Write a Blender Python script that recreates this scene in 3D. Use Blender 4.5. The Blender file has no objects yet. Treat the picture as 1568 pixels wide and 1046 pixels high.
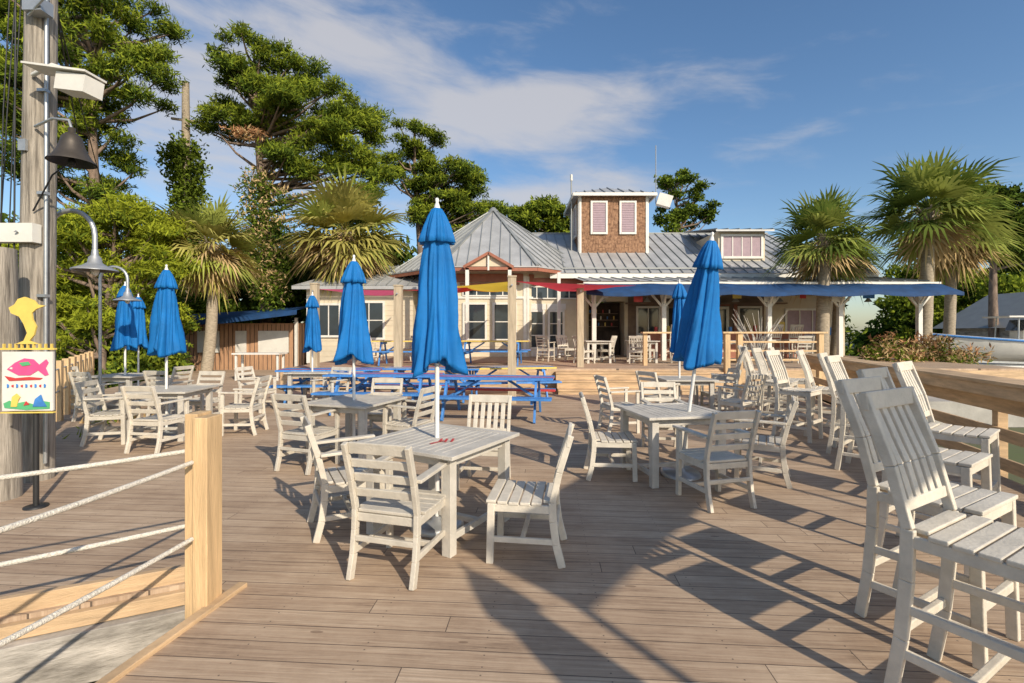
import bpy, math, random
import numpy as np
from mathutils import Vector, Matrix
R=random.Random(7)
NR=np.random.default_rng(11)
C=bpy.context.scene.collection
pi=math.pi; rad=math.radians

# ---------------------------------------------------------------- helpers
class MB:
    def __init__(s): s.v=[];s.f=[];s.m=[];s.s=[]
    def add(s,vs,fs,m=0,sm=False):
        o=len(s.v); s.v+=[tuple(p) for p in vs]
        for f in fs: s.f.append(tuple(i+o for i in f)); s.m.append(m); s.s.append(sm)
    def hexa(s,p,m=0):
        s.add(p,[(3,2,1,0),(4,5,6,7),(0,1,5,4),(1,2,6,5),(2,3,7,6),(3,0,4,7)],m)
    def box(s,c,z,m=0,rz=0.0):
        x,y,h=z[0]/2,z[1]/2,z[2]/2; ca,sa=math.cos(rz),math.sin(rz); P=[]
        for k in(-h,h):
            for i,j in((-x,-y),(x,-y),(x,y),(-x,y)):
                P.append((c[0]+i*ca-j*sa,c[1]+i*sa+j*ca,c[2]+k))
        s.hexa(P,m)
    def beam(s,p0,p1,w,d,m=0,up=(0,0,1)):
        p0=Vector(p0);p1=Vector(p1);a=(p1-p0).normalized();u=Vector(up)
        sd=a.cross(u)
        if sd.length<1e-3: sd=a.cross(Vector((0,1,0)))
        sd.normalize(); t=sd.cross(a).normalized(); P=[]
        for q in(p0,p1):
            for i,j in((-1,-1),(1,-1),(1,1),(-1,1)): P.append(q+sd*(i*w/2)+t*(j*d/2))
        s.hexa(P,m)
    def tube(s,pts,r,n=8,m=0,caps=True,sm=True):
        pts=[Vector(p) for p in pts]; rs=r if isinstance(r,(list,tuple)) else [r]*len(pts)
        P=[];prev=None
        for i,p in enumerate(pts):
            a=(pts[min(i+1,len(pts)-1)]-pts[max(i-1,0)]).normalized()
            if prev is None:
                prev=a.orthogonal().normalized()
            else:
                prev=(prev-a*prev.dot(a)); prev=prev.normalized() if prev.length>1e-6 else a.orthogonal().normalized()
            b=a.cross(prev)
            for k in range(n):
                t=2*pi*k/n; P.append(p+prev*(math.cos(t)*rs[i])+b*(math.sin(t)*rs[i]))
        F=[]
        for i in range(len(pts)-1):
            for k in range(n):
                F.append((i*n+k,i*n+(k+1)%n,(i+1)*n+(k+1)%n,(i+1)*n+k))
        s.add(P,F,m,sm)
        if caps:
            o=len(pts)-1
            s.add(P[:n],[tuple(range(n))[::-1]],m); s.add(P[o*n:],[tuple(range(n))],m)
    def rev(s,c,prof,n=24,m=0,sm=True):
        P=[];F=[]
        for (r,z) in prof:
            for k in range(n):
                t=2*pi*k/n; P.append((c[0]+r*math.cos(t),c[1]+r*math.sin(t),c[2]+z))
        for i in range(len(prof)-1):
            for k in range(n): F.append((i*n+k,i*n+(k+1)%n,(i+1)*n+(k+1)%n,(i+1)*n+k))
        s.add(P,F,m,sm)
    def prism(s,poly,z0,z1,m=0,ms=None):
        n=len(poly); P=[(x,y,z0) for x,y in poly]+[(x,y,z1) for x,y in poly]
        s.add(P,[tuple(range(n))[::-1]],m); s.add(P,[tuple(range(n,2*n))],m)
        s.add(P,[(i,(i+1)%n,n+(i+1)%n,n+i) for i in range(n)],m if ms is None else ms)
    def wb(s,O,u,n,x0,x1,z0,z1,d0,d1,m=0):
        O=Vector(O);u=Vector(u);n=Vector(n);k=Vector((0,0,1)); P=[]
        for z in(z0,z1):
            for x,d in((x0,d0),(x1,d0),(x1,d1),(x0,d1)): P.append(O+u*x+n*d+k*z)
        s.hexa(P,m)
    def build(s,name,mats,parent=None,loc=(0,0,0),rz=0,bevel=0,recalc=True):
        me=bpy.data.meshes.new(name); me.from_pydata(s.v,[],s.f)
        for m in mats: me.materials.append(m)
        me.polygons.foreach_set('material_index',s.m); me.polygons.foreach_set('use_smooth',s.s); me.update()
        return place(me,name,parent,loc,rz,bevel)
def place(me,name,parent=None,loc=(0,0,0),rz=0,bevel=0,rot=None):
    o=bpy.data.objects.new(name,me); C.objects.link(o); o.location=loc
    o.rotation_euler=rot if rot else (0,0,rz)
    if parent: o.parent=parent
    if bevel:
        b=o.modifiers.new('bevel','BEVEL'); b.width=bevel; b.segments=2; b.limit_method='ANGLE'
    return o
def empty(name,loc=(0,0,0)):
    o=bpy.data.objects.new(name,None); C.objects.link(o); o.location=loc; return o

# ---------------------------------------------------------------- materials
def mat(name,col,rough=.6,var=.15,scale=4,bump=0,bscale=40,metal=0,stretch=(1,1,1),col2=None,transl=0,perobj=0):
    m=bpy.data.materials.new(name); m.use_nodes=True; nt=m.node_tree; N=nt.nodes; L=nt.links
    b=N['Principled BSDF']; b.inputs['Roughness'].default_value=rough; b.inputs['Metallic'].default_value=metal
    tc=N.new('ShaderNodeTexCoord'); mp=N.new('ShaderNodeMapping'); mp.inputs['Scale'].default_value=stretch
    L.new(tc.outputs['Object'],mp.inputs['Vector'])
    nz=N.new('ShaderNodeTexNoise'); nz.inputs['Scale'].default_value=scale; nz.inputs['Detail'].default_value=6; nz.inputs['Roughness'].default_value=.65
    L.new(mp.outputs[0],nz.inputs['Vector'])
    cr=N.new('ShaderNodeValToRGB'); cr.color_ramp.elements[0].position=.3; cr.color_ramp.elements[1].position=.72
    c2=col2 if col2 else [min(1,c*(1+var)) for c in col]
    cr.color_ramp.elements[0].color=[c*(1-var) for c in col]+[1]; cr.color_ramp.elements[1].color=list(c2)+[1]
    L.new(nz.outputs['Fac'],cr.inputs[0]); out=cr.outputs[0]
    if perobj:
        oi=N.new('ShaderNodeObjectInfo'); mr_=N.new('ShaderNodeMapRange'); mr_.inputs['To Min'].default_value=1-perobj; mr_.inputs['To Max'].default_value=1+perobj
        L.new(oi.outputs['Random'],mr_.inputs['Value']); hs=N.new('ShaderNodeHueSaturation'); L.new(mr_.outputs[0],hs.inputs['Value']); L.new(out,hs.inputs['Color']); out=hs.outputs[0]
    L.new(out,b.inputs['Base Color'])
    if bump:
        n2=N.new('ShaderNodeTexNoise'); n2.inputs['Scale'].default_value=bscale; n2.inputs['Detail'].default_value=4
        L.new(mp.outputs[0],n2.inputs['Vector']); bp=N.new('ShaderNodeBump'); bp.inputs['Strength'].default_value=bump; bp.inputs['Distance'].default_value=.01
        L.new(n2.outputs['Fac'],bp.inputs['Height']); L.new(bp.outputs[0],b.inputs['Normal'])
    if transl:
        t=N.new('ShaderNodeBsdfTranslucent'); mx=N.new('ShaderNodeMixShader'); mx.inputs[0].default_value=transl
        L.new(out,t.inputs['Color']); L.new(b.outputs[0],mx.inputs[1]); L.new(t.outputs[0],mx.inputs[2])
        L.new(mx.outputs[0],N['Material Output'].inputs['Surface'])
    return m
def leafmat(name,col,transl=.3):
    m=bpy.data.materials.new(name); m.use_nodes=True; N=m.node_tree.nodes; L=m.node_tree.links; N.remove(N['Principled BSDF'])
    d=N.new('ShaderNodeBsdfDiffuse'); d.inputs[0].default_value=(*col,1); tc=N.new('ShaderNodeTexCoord'); nz=N.new('ShaderNodeTexNoise'); nz.inputs['Scale'].default_value=.7; nz.inputs['Detail'].default_value=2
    hs=N.new('ShaderNodeHueSaturation'); hs.inputs['Color'].default_value=(*col,1); mr=N.new('ShaderNodeMapRange'); mr.inputs['From Min'].default_value=.3; mr.inputs['From Max'].default_value=.7; mr.inputs['To Min'].default_value=.7; mr.inputs['To Max'].default_value=1.35
    L.new(tc.outputs['Object'],nz.inputs['Vector']); L.new(nz.outputs['Fac'],mr.inputs['Value']); L.new(mr.outputs[0],hs.inputs['Value']); L.new(hs.outputs[0],d.inputs[0]); out=d.outputs[0]
    if transl:
        t=N.new('ShaderNodeBsdfTranslucent'); L.new(hs.outputs[0],t.inputs[0]); x=N.new('ShaderNodeMixShader'); x.inputs[0].default_value=transl; L.new(out,x.inputs[1]); L.new(t.outputs[0],x.inputs[2]); out=x.outputs[0]
    L.new(out,N['Material Output'].inputs['Surface']); return m
cream=mat('chair_plastic',(.60,.545,.45),.55,.17,7,.3,60,perobj=.09)
creamT=mat('table_plastic',(.54,.50,.43),.55,.17,6,.3,60,perobj=.06)
slotm=mat('dark_gap',(.05,.045,.04),.9)
blue=mat('umbrella_fabric',(.0015,.17,.50),.75,.2,3,.3,220,transl=.15)
polew=mat('white_pole',(.75,.74,.70),.35,.05)
redm=mat('red_paint',(.55,.05,.05),.5,.1)
sailr=mat('red_sailcloth',(.66,.06,.08),.7,.1,transl=.55)
saily=mat('yellow_sailcloth',(.85,.58,.06),.7,.1,transl=.55)
sailp=mat('pink_sailcloth',(.78,.13,.24),.7,.1,transl=.55)
bluep=mat('blue_paint',(.06,.23,.58),.5,.3,8,.2,40)
yelp=mat('yellow_paint',(.75,.55,.12),.5,.12,6)
pinkp=mat('pink_paint',(.72,.09,.25),.5,.12,8)
greenp=mat('green_paint',(.1,.42,.18),.5,.1)
whitep=mat('white_paint',(.72,.69,.62),.5,.1,3,.1,50)
creamw=mat('cream_siding',(.64,.55,.40),.65,.1,2)
lumber=mat('new_lumber',(.62,.42,.22),.6,.28,5,.4,50,stretch=(3,3,.25),perobj=.06)
lumberh=mat('new_lumber_rail',(.54,.37,.21),.65,.35,4,.4,50,stretch=(.5,.5,4))
oldwood=mat('weathered_wood',(.27,.23,.18),.85,.55,9,.9,30,stretch=(4,4,.22),col2=(.50,.44,.36))
grayw=mat('pale_beam',(.45,.40,.33),.85,.6,5,.8,30,stretch=(.5,.5,2),col2=(.64,.58,.50))
dpost=mat('square_post',(.46,.37,.25),.8,.3,5,.4,40,stretch=(3,3,.3))
galv=mat('galvanised_steel',(.45,.46,.46),.4,.15,6,metal=.6)
darkmet=mat('dark_bronze',(.09,.075,.06),.45,.2,6,metal=.5)
blackm=mat('black_metal',(.02,.02,.02),.5)
rope=mat('rope_fibre',(.66,.61,.52),.85,.3,90,.9,140)
shing=mat('cedar_shingle',(.27,.13,.07),.85,.5,9,.5,30,col2=(.44,.25,.14))
brown=mat('brown_trim',(.32,.12,.07),.6,.2)
glass=mat('window_glass',(.03,.04,.05),.08,.3,1)
shutter=mat('mauve_shutter',(.36,.26,.29),.6,.12,5)
roofm=mat('metal_roofing',(.43,.43,.42),.45,.2,1.2,metal=.2)
seam=mat('roof_seam',(.29,.30,.29),.45,.1,2,metal=.2)
navy=mat('navy_canvas',(.004,.04,.125),.8,.3,3,.2,30)
panelo=mat('tan_board',(.48,.27,.15),.75,.3,5,.3,30,stretch=(6,1,.4))
interior=mat('dark_interior',(.05,.035,.025),.9,.6,3)  # near-black colour paints in the darkness inside the openings
porchw=mat('shade_toned_porch_wall',(.20,.14,.10),.8,.35,2)  # brown darkened to stand in for shade under the porch roof
bark=mat('pine_bark',(.21,.15,.11),.9,.45,8,.8,14,stretch=(1,1,.35))
palmbark=mat('palm_bark',(.35,.29,.21),.9,.4,9,.9,12,stretch=(1,1,3))
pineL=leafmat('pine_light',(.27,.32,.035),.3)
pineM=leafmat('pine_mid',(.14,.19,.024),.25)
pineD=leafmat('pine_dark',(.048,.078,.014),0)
lime=leafmat('lime_leaf',(.34,.38,.035),.35)
palmG=leafmat('palm_green',(.15,.20,.04),.25)
palmL=leafmat('palm_light',(.30,.33,.075),.3)
palmY=leafmat('palm_yellow',(.40,.36,.10),.3)
deadf=leafmat('dead_frond',(.50,.36,.18),.15)
deadd=leafmat('rust_needles',(.34,.18,.09),0)
groundm=mat('sandy_ground',(.20,.17,.11),.95,.4,.35,.6,6,col2=(.10,.13,.04))
asph=mat('parking_gravel',(.38,.36,.32),.95,.2,2,.5,20)

def deckmat(name,rot):
    m=bpy.data.materials.new(name); m.use_nodes=True; nt=m.node_tree; N=nt.nodes; L=nt.links; b=N['Principled BSDF']
    def M(op,a,b_=None,c=None):
        n=N.new('ShaderNodeMath'); n.operation=op
        for i,x in enumerate((a,b_,c)):
            if x is None: continue
            if isinstance(x,(int,float)): n.inputs[i].default_value=x
            else: L.new(x,n.inputs[i])
        return n.outputs[0]
    tc=N.new('ShaderNodeTexCoord'); mp=N.new('ShaderNodeMapping'); mp.inputs['Rotation'].default_value=(0,0,rad(rot))
    L.new(tc.outputs['Object'],mp.inputs[0]); sp=N.new('ShaderNodeSeparateXYZ'); L.new(mp.outputs[0],sp.inputs[0])
    u,v=sp.outputs[0],sp.outputs[1]
    vb=M('DIVIDE',v,.142); idx=M('FLOOR',vb); fr=M('FRACT',vb)
    off=M('MULTIPLY',M('FRACT',M('MULTIPLY',M('SINE',M('MULTIPLY',idx,12.99)),437.5)),4.8)
    ub=M('DIVIDE',M('ADD',u,off),4.8); uf=M('FRACT',ub); uj=M('FLOOR',ub)
    cb=N.new('ShaderNodeCombineXYZ'); L.new(idx,cb.inputs[0]); L.new(uj,cb.inputs[1])
    wn=N.new('ShaderNodeTexWhiteNoise'); wn.noise_dimensions='2D'; L.new(cb.outputs[0],wn.inputs['Vector'])
    e=M('ABSOLUTE',M('SUBTRACT',fr,.5)); gap=M('GREATER_THAN',e,.481)
    gj=M('LESS_THAN',uf,.0011); gap=M('MAXIMUM',gap,gj)
    cg=N.new('ShaderNodeCombineXYZ'); L.new(M('ADD',M('MULTIPLY',u,1.0),M('MULTIPLY',wn.outputs['Value'],40)),cg.inputs[0]); L.new(M('MULTIPLY',v,26),cg.inputs[1])
    g=N.new('ShaderNodeTexNoise'); g.inputs['Scale'].default_value=1; g.inputs['Detail'].default_value=7; g.inputs['Roughness'].default_value=.66; g.inputs['Distortion'].default_value=1.8; L.new(cg.outputs[0],g.inputs['Vector'])
    st=N.new('ShaderNodeTexNoise'); st.inputs['Scale'].default_value=1.3; st.inputs['Detail'].default_value=9; st.inputs['Roughness'].default_value=.76; L.new(mp.outputs[0],st.inputs['Vector'])
    f=M('ADD',M('MULTIPLY',wn.outputs['Value'],.17),M('ADD',M('MULTIPLY',g.outputs['Fac'],1.15),M('MULTIPLY',st.outputs['Fac'],.85)))
    f=M('SUBTRACT',f,.58)
    cr=N.new('ShaderNodeValToRGB'); E=cr.color_ramp.elements; E[0].position=.1; E[0].color=(.16,.105,.068,1); E[1].position=.92; E[1].color=(.66,.51,.36,1)
    x=E.new(.4); x.color=(.375,.262,.172,1); x=E.new(.64); x.color=(.485,.357,.242,1)
    L.new(f,cr.inputs[0]); mx=N.new('ShaderNodeMix'); mx.data_type='RGBA'; L.new(gap,mx.inputs['Factor']); L.new(cr.outputs[0],mx.inputs['A']); mx.inputs['B'].default_value=(.12,.085,.06,1)
    nu=M('ABSOLUTE',M('SUBTRACT',M('FRACT',M('DIVIDE',u,.61)),.5)); nv=M('ABSOLUTE',M('SUBTRACT',e,.3))
    nd=M('ADD',M('POWER',M('MULTIPLY',nu,.61),2),M('POWER',M('MULTIPLY',nv,.142),2)); nail=M('MULTIPLY',M('LESS_THAN',nd,.000022),.75)
    m2=N.new('ShaderNodeMix'); m2.data_type='RGBA'; L.new(nail,m2.inputs['Factor']); L.new(mx.outputs['Result'],m2.inputs['A']); m2.inputs['B'].default_value=(.07,.055,.04,1)
    ck=N.new('ShaderNodeCombineXYZ'); L.new(M('MULTIPLY',u,1.6),ck.inputs[0]); L.new(M('MULTIPLY',v,5),ck.inputs[1])
    vo=N.new('ShaderNodeTexVoronoi'); vo.inputs['Scale'].default_value=1; L.new(ck.outputs[0],vo.inputs['Vector'])
    kn=M('MULTIPLY',M('LESS_THAN',vo.outputs['Distance'],.06),.55)
    m3=N.new('ShaderNodeMix'); m3.data_type='RGBA'; L.new(kn,m3.inputs['Factor']); L.new(m2.outputs['Result'],m3.inputs['A']); m3.inputs['B'].default_value=(.12,.07,.04,1)
    L.new(m3.outputs['Result'],b.inputs['Base Color']); b.inputs['Roughness'].default_value=.82
    bp=N.new('ShaderNodeBump'); bp.inputs['Strength'].default_value=.7; bp.inputs['Distance'].default_value=.006
    L.new(M('SUBTRACT',M('MULTIPLY',g.outputs['Fac'],.7),M('MULTIPLY',gap,2)),bp.inputs['Height']); L.new(bp.outputs[0],b.inputs['Normal'])
    return m
deckm=deckmat('deck_boards',4)

# ---------------------------------------------------------------- world, sun, camera
SUNAZ=rad(146); SUNEL=rad(30)
w=bpy.data.worlds.new('World'); bpy.context.scene.world=w; w.use_nodes=True
N=w.node_tree.nodes; L=w.node_tree.links; bg=N['Background']; bg.inputs[1].default_value=.15
sky=N.new('ShaderNodeTexSky'); sky.sky_type='NISHITA'; sky.sun_disc=False; sky.sun_elevation=SUNEL; sky.sun_rotation=SUNAZ
sky.air_density=1.0; sky.dust_density=.9; sky.ozone_density=2.0
def M(op,a,b_=None,c=None):
    n=N.new('ShaderNodeMath'); n.operation=op
    for i,x in enumerate((a,b_,c)):
        if x is None: continue
        if isinstance(x,(int,float)): n.inputs[i].default_value=x
        else: L.new(x,n.inputs[i])
    return n.outputs[0]
tc=N.new('ShaderNodeTexCoord'); sp=N.new('ShaderNodeSeparateXYZ'); L.new(tc.outputs['Generated'],sp.inputs[0])
az=M('ARCTAN2',sp.outputs[0],sp.outputs[1]); el=M('ARCSINE',sp.outputs[2])
def ell(a0,e0,ra,rb,ph,amp):
    a0,e0,ra,rb=map(rad,(a0,e0,ra,rb)); da=M('SUBTRACT',az,a0); de=M('SUBTRACT',el,e0); c,s=math.cos(ph),math.sin(ph)
    du=M('ADD',M('MULTIPLY',da,c/ra),M('MULTIPLY',de,s/ra)); dv=M('ADD',M('MULTIPLY',da,-s/rb),M('MULTIPLY',de,c/rb))
    q=M('ADD',M('MULTIPLY',du,du),M('MULTIPLY',dv,dv)); return M('MULTIPLY',M('POWER',2.718,M('MULTIPLY',q,-1)),amp)
S=ell(-15,29,19,4.4,-.22,1.1)
for a in((9,25,17,3.0,-.02,1.1),(-4,21.5,15,3.0,-.05,.8),(-32,20,13,10,-.1,1.2),(10,16,12,2.2,.05,1.0),(-6,15,15,3.5,0,.8),(28,19,7,1.2,.1,.55),(8,34,8,1.4,.1,.5),(60,14,30,4,.1,.3),(-90,30,60,12,.2,.7),(180,40,70,14,0,.7)):
    S=M('ADD',S,ell(*a))
cv=N.new('ShaderNodeCombineXYZ'); L.new(M('MULTIPLY',az,2.8),cv.inputs[0]); L.new(M('MULTIPLY',M('ADD',el,M('MULTIPLY',az,.12)),10),cv.inputs[1])
nz=N.new('ShaderNodeTexNoise'); nz.inputs['Scale'].default_value=1.7; nz.inputs['Detail'].default_value=9; nz.inputs['Roughness'].default_value=.57; nz.inputs['Distortion'].default_value=.35
L.new(cv.outputs[0],nz.inputs['Vector'])
d=M('ADD',S,M('MULTIPLY',M('SUBTRACT',nz.outputs['Fac'],.5),2.5))
mr=N.new('ShaderNodeMapRange'); mr.interpolation_type='SMOOTHSTEP'; mr.inputs['From Min'].default_value=.2; mr.inputs['From Max'].default_value=1.5; mr.inputs['To Max'].default_value=.80
L.new(d,mr.inputs['Value'])
hs=N.new('ShaderNodeHueSaturation'); hs.inputs['Saturation'].default_value=1.14; L.new(sky.outputs[0],hs.inputs['Color'])
mx=N.new('ShaderNodeMix'); mx.data_type='RGBA'; L.new(mr.outputs[0],mx.inputs['Factor']); L.new(hs.outputs[0],mx.inputs['A']); mx.inputs['B'].default_value=(4.2,4.1,4.2,1)
L.new(mx.outputs['Result'],bg.inputs[0])
ld=bpy.data.lights.new('sun','SUN'); ld.energy=4.8; ld.angle=rad(.6); ld.color=(1,.89,.73)
lo=bpy.data.objects.new('sun',ld); C.objects.link(lo)
sd=Vector((math.sin(SUNAZ)*math.cos(SUNEL),math.cos(SUNAZ)*math.cos(SUNEL),math.sin(SUNEL)))
lo.rotation_euler=(-sd).to_track_quat('-Z','Y').to_euler(); lo.location=sd*30
cd=bpy.data.cameras.new('camera'); cd.lens=17; cd.sensor_width=36; cd.clip_end=3000; cd.clip_start=.05; cd.shift_y=-13/1568
co=bpy.data.objects.new('camera',cd); C.objects.link(co); co.location=(0,0,1.6); co.rotation_euler=(rad(90),0,0); bpy.context.scene.camera=co
vs=bpy.context.scene.view_settings; vs.view_transform='Standard'; vs.look='None'; vs.exposure=0

# ---------------------------------------------------------------- ground and deck
g=MB(); g.add([(-900,-300,-.75),(900,-300,-.75),(900,1500,-.75),(-900,1500,-.75)],[(0,1,2,3)]); g.build('ground',[groundm])
g=MB(); g.prism([(9.4,12),(70,12),(70,34),(16,34),(16,16)],-.74,-.1); g.build('parking_lot',[asph])
dk=MB()
poly=[(-1.78,3.0),(-2.0,3.13),(-5.6,1.35),(-5.35,4.75),(-11.5,13.2),(-13.5,21),(9,21),(7.6,12.4),(4.75,3.0),(4.9,-4),(-2.6,-4),(-2.02,1.3)]
poly=poly[::-1]
dk.prism(poly,-.2,0); dk.build('wooden_deck',[deckm])
tr=MB()
tr.beam((-1.70,3.06,-.05),(-2.02,1.2,-.05),.06,.15,0)
tr.beam((-2.0,3.19,.035),(-5.5,1.46,.035),.045,.12,0)
tr.beam((-2.0,3.10,-.07),(-5.5,1.37,-.07),.05,.085,0)
tr.beam((-2.0,3.06,-.27),(-5.5,1.33,-.27),.09,.30,1)
tr.build('deck_edge_trim',[lumberh,grayw],bevel=.004)
pf=MB(); pf.prism([(-6.5,13.6),(14.8,13.6),(14.8,30),(-6.5,30)],.35,.6,0)
pf.build('raised_platform',[deckm])
st=MB()
st.box((4.1,13.58,.30),(21.2,.04,.5),0)
for i in range(3):
    st.box((3.5,13.4-.33*i,.5-.2*i),(4.6,.33,.05),0); st.box((3.5,13.25-.33*i,.39-.2*i),(4.6,.03,.15),0)
st.build('deck_steps',[lumberh],bevel=.004)

# ---------------------------------------------------------------- chairs
def back_pts(seat,top,lean,x):
    return [(x,-.275,0),(x,-.235,seat*.35),(x,-.215,seat*.7),(x,-.21,seat),(x,-.215-lean*.35,seat+(top-seat)*.45),(x,-.215-lean,top)]
def chair_mesh(name,kind):
    m=MB(); bar=kind=='bar'; seat=.75 if bar else .44; top=1.32 if bar else .90; lean=.17 if bar else .12
    W=.225
    for x in(-W,W):
        p=back_pts(seat,top,lean,x)
        for i in range(len(p)-1): m.beam(p[i],p[i+1],.034,.052 if i<3 else .045,0,up=(0,1,0))
        ft=.655 if kind=='arm' else seat-.02
        m.beam((x,.235 if bar else .225,0),(x,.215,ft),.04,.05,0,up=(0,1,0))
        m.box((x,0,seat-.05),(.026,.40,.055),0)
        zs=(.20,.40) if bar else (.17,)
        for z in zs: m.box((x,-.01,z),(.026,.43,.04),0)
        if kind=='arm':
            m.beam((x*1.06,-.245,.665),(x*1.06,.265,.675),.065,.024,0)
    m.box((0,.222,seat-.05),(2*W-.03,.026,.055),0); m.box((0,-.205,seat-.05),(2*W-.03,.026,.055),0)
    if bar:
        m.box((0,.226,.28),(2*W-.03,.03,.05),0); m.box((0,-.235,.30),(2*W-.03,.026,.04),0); m.box((0,.0,.20),(2*W-.03,.03,.036),0)
    else:
        m.box((0,.0,.17),(2*W-.03,.03,.036),0); m.box((0,-.235,.26),(2*W-.03,.024,.036),0)
    for i in range(6):
        y=.215-i*.079; ww=2*W+.04 if i<5 else 2*W-.045
        m.box((0,y,seat-.006-.01*math.sin(i/5*pi)),(ww,.069,.022),0)
    def by(z):
        t=(z-seat)/(top-seat)
        return -.21-lean*.35*t/.45 if t<.45 else -.215-lean*(.35+.65*(t-.45)/.55)
    if kind=='arm':
        for z,h in((.56,.055),(.665,.055),(.765,.055),(.868,.075)):
            m.beam((-W+.018,by(z-h/2)+.003,z),(W-.018,by(z-h/2)+.003,z),h,.02,0,up=(0,1,.15))
    else:
        z0=seat+.09
        m.beam((-W+.018,by(z0),z0),(W-.018,by(z0),z0),.05,.022,0,up=(0,1,.15))
        zt=top-.035; m.beam((-W-.02,by(zt)+.004,zt),(W+.02,by(zt)+.004,zt),.085,.026,0,up=(0,1,.15))
        for i in range(5):
            x=-.152+i*.076; zm=seat+(top-seat)*.45
            m.beam((x,by(z0),z0+.02),(x,by(zm)-.002,zm),.047,.016,0,up=(0,1,0)); m.beam((x,by(zm)-.002,zm),(x,by(zt),zt-.03),.047,.016,0,up=(0,1,0))
    me=bpy.data.meshes.new(name); me.from_pydata(m.v,[],m.f); me.materials.append(cream); me.update(); return me
CH={k:chair_mesh('chair_'+k,k) for k in('arm','side','bar')}
def chair(kind,x,y,h,z=0):
    o=place(CH[kind],'bar_chair' if kind=='bar' else ('dining_armchair' if kind=='arm' else 'dining_chair'),None,(x,y,z),-rad(h),bevel=.005)
    return o
for a in [('arm',-.76,3.34,16),('arm',-1.36,4.02,62),('side',.10,3.56,-82),('side',-.3,5.1,190),
 ('arm',-2.42,5.78,20),('arm',-1.35,6.35,-70),('arm',-1.95,7.15,185),('arm',-4.3,7.75,-95),
 ('arm',-4.85,6.65,8),('arm',-5.85,7.1,75),('arm',-5.5,8.5,185),('arm',-6.5,9.2,10),('arm',-8.8,9.9,90),('arm',-7.2,10.2,-80),('arm',-7.6,8.9,15),
 ('side',1.12,5.45,95),('arm',1.92,4.62,-14),('arm',2.72,5.3,-62),('arm',2.05,6.55,184),('arm',1.75,7.9,80),
 ('arm',2.7,8.9,60),('arm',3.9,8.3,-30),('arm',4.0,9.4,-90),
 ('arm',-3.6,9.6,200),('arm',-5.2,9.9,100)]:
    chair(*a)
for a in [(2.02,2.03,150),(2.31,2.62,150),(3.02,3.45,146),(3.95,4.30,142),(4.15,5.6,138),(4.55,6.4,132),(4.35,7.35,140),(4.9,7.5,128),(4.75,8.6,132),(5.25,9.0,125),(5.15,9.9,125),(5.5,10.8,120),(4.35,9.9,-70)]:
    chair('bar',*a)
for a in [('side',2.4,16,60),('side',3.2,16.6,-60),('side',4.1,15.8,20),('side',4.7,17,180),('arm',6.9,16.3,80),('arm',8.2,16.5,-70),('arm',1.2,17.2,30),('side',2.0,17.8,150),('side',5.6,16.0,-40),('arm',9.6,16.0,10),('bar',6.3,18.8,0),('bar',7.1,18.9,5),('bar',10.2,19,-5),('bar',11.0,19,3),('arm',-4.9,17.2,40),('side',-3.6,17.5,-40)]:
    chair(*a,z=.6)

# ---------------------------------------------------------------- tables
def table_mesh(name,S=.96,H=.74):
    m=MB(); h=S/2
    n=11; bw=(S-.16)/n
    for s_ in(-1,1):
        m.box((s_*(h-.04),0,H-.014),(.08,S,.028),0); m.box((0,s_*(h-.04),H-.014),(S-.164,.078,.026),0)
        m.box((s_*(h-.11),0,H-.07),(.028,S-.2,.075),0); m.box((0,s_*(h-.11),H-.07),(S-.25,.028,.075),0)
        for t in(-1,1): m.box((s_*(h-.1),t*(h-.1),(H-.03)/2),(.075,.075,H-.03),0)
        m.box((s_*(h-.1),0,.12),(.03,S-.28,.05),0)
    m.box((0,0,.12),(S-.22,.05,.04),0)
    for i in range(n): m.box((-h+.08+bw*(i+.5),0,H-.016),(bw-.006,S-.166,.022),0)
    m.box((0,0,H-.035),(S-.18,S-.18,.006),1)
    me=bpy.data.meshes.new(name); me.from_pydata(m.v,[],m.f); me.materials.append(creamT); me.materials.append(slotm); me.polygons.foreach_set('material_index',m.m); me.update(); return me
TM=table_mesh('patio_table')
def table(x,y,rz,z=0): return place(TM,'patio_table',None,(x,y,z),rad(rz),bevel=.004)
t1=table(-.59,4.0,-30); table(-2.02,6.24,-18); table(1.78,5.45,10); table(-5.3,7.5,5); table(-8.0,10,0); table(3.3,9.3,0); table(-4.45,10.9,0)
table(2.8,16.3,10,.6); table(4.4,16.4,0,.6); table(7.5,16.5,0,.6)
lg=MB()
for i,(x,y,a) in enumerate(((.03,.0,.5),(.07,.02,.5),(.11,.05,.5),(.05,-.07,-.2))): lg.box((x+.05,y-.1,.743),(.02,.11 if i<3 else .14,.001),0,a)
lg.build('table_logo',[redm],parent=t1)

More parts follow.
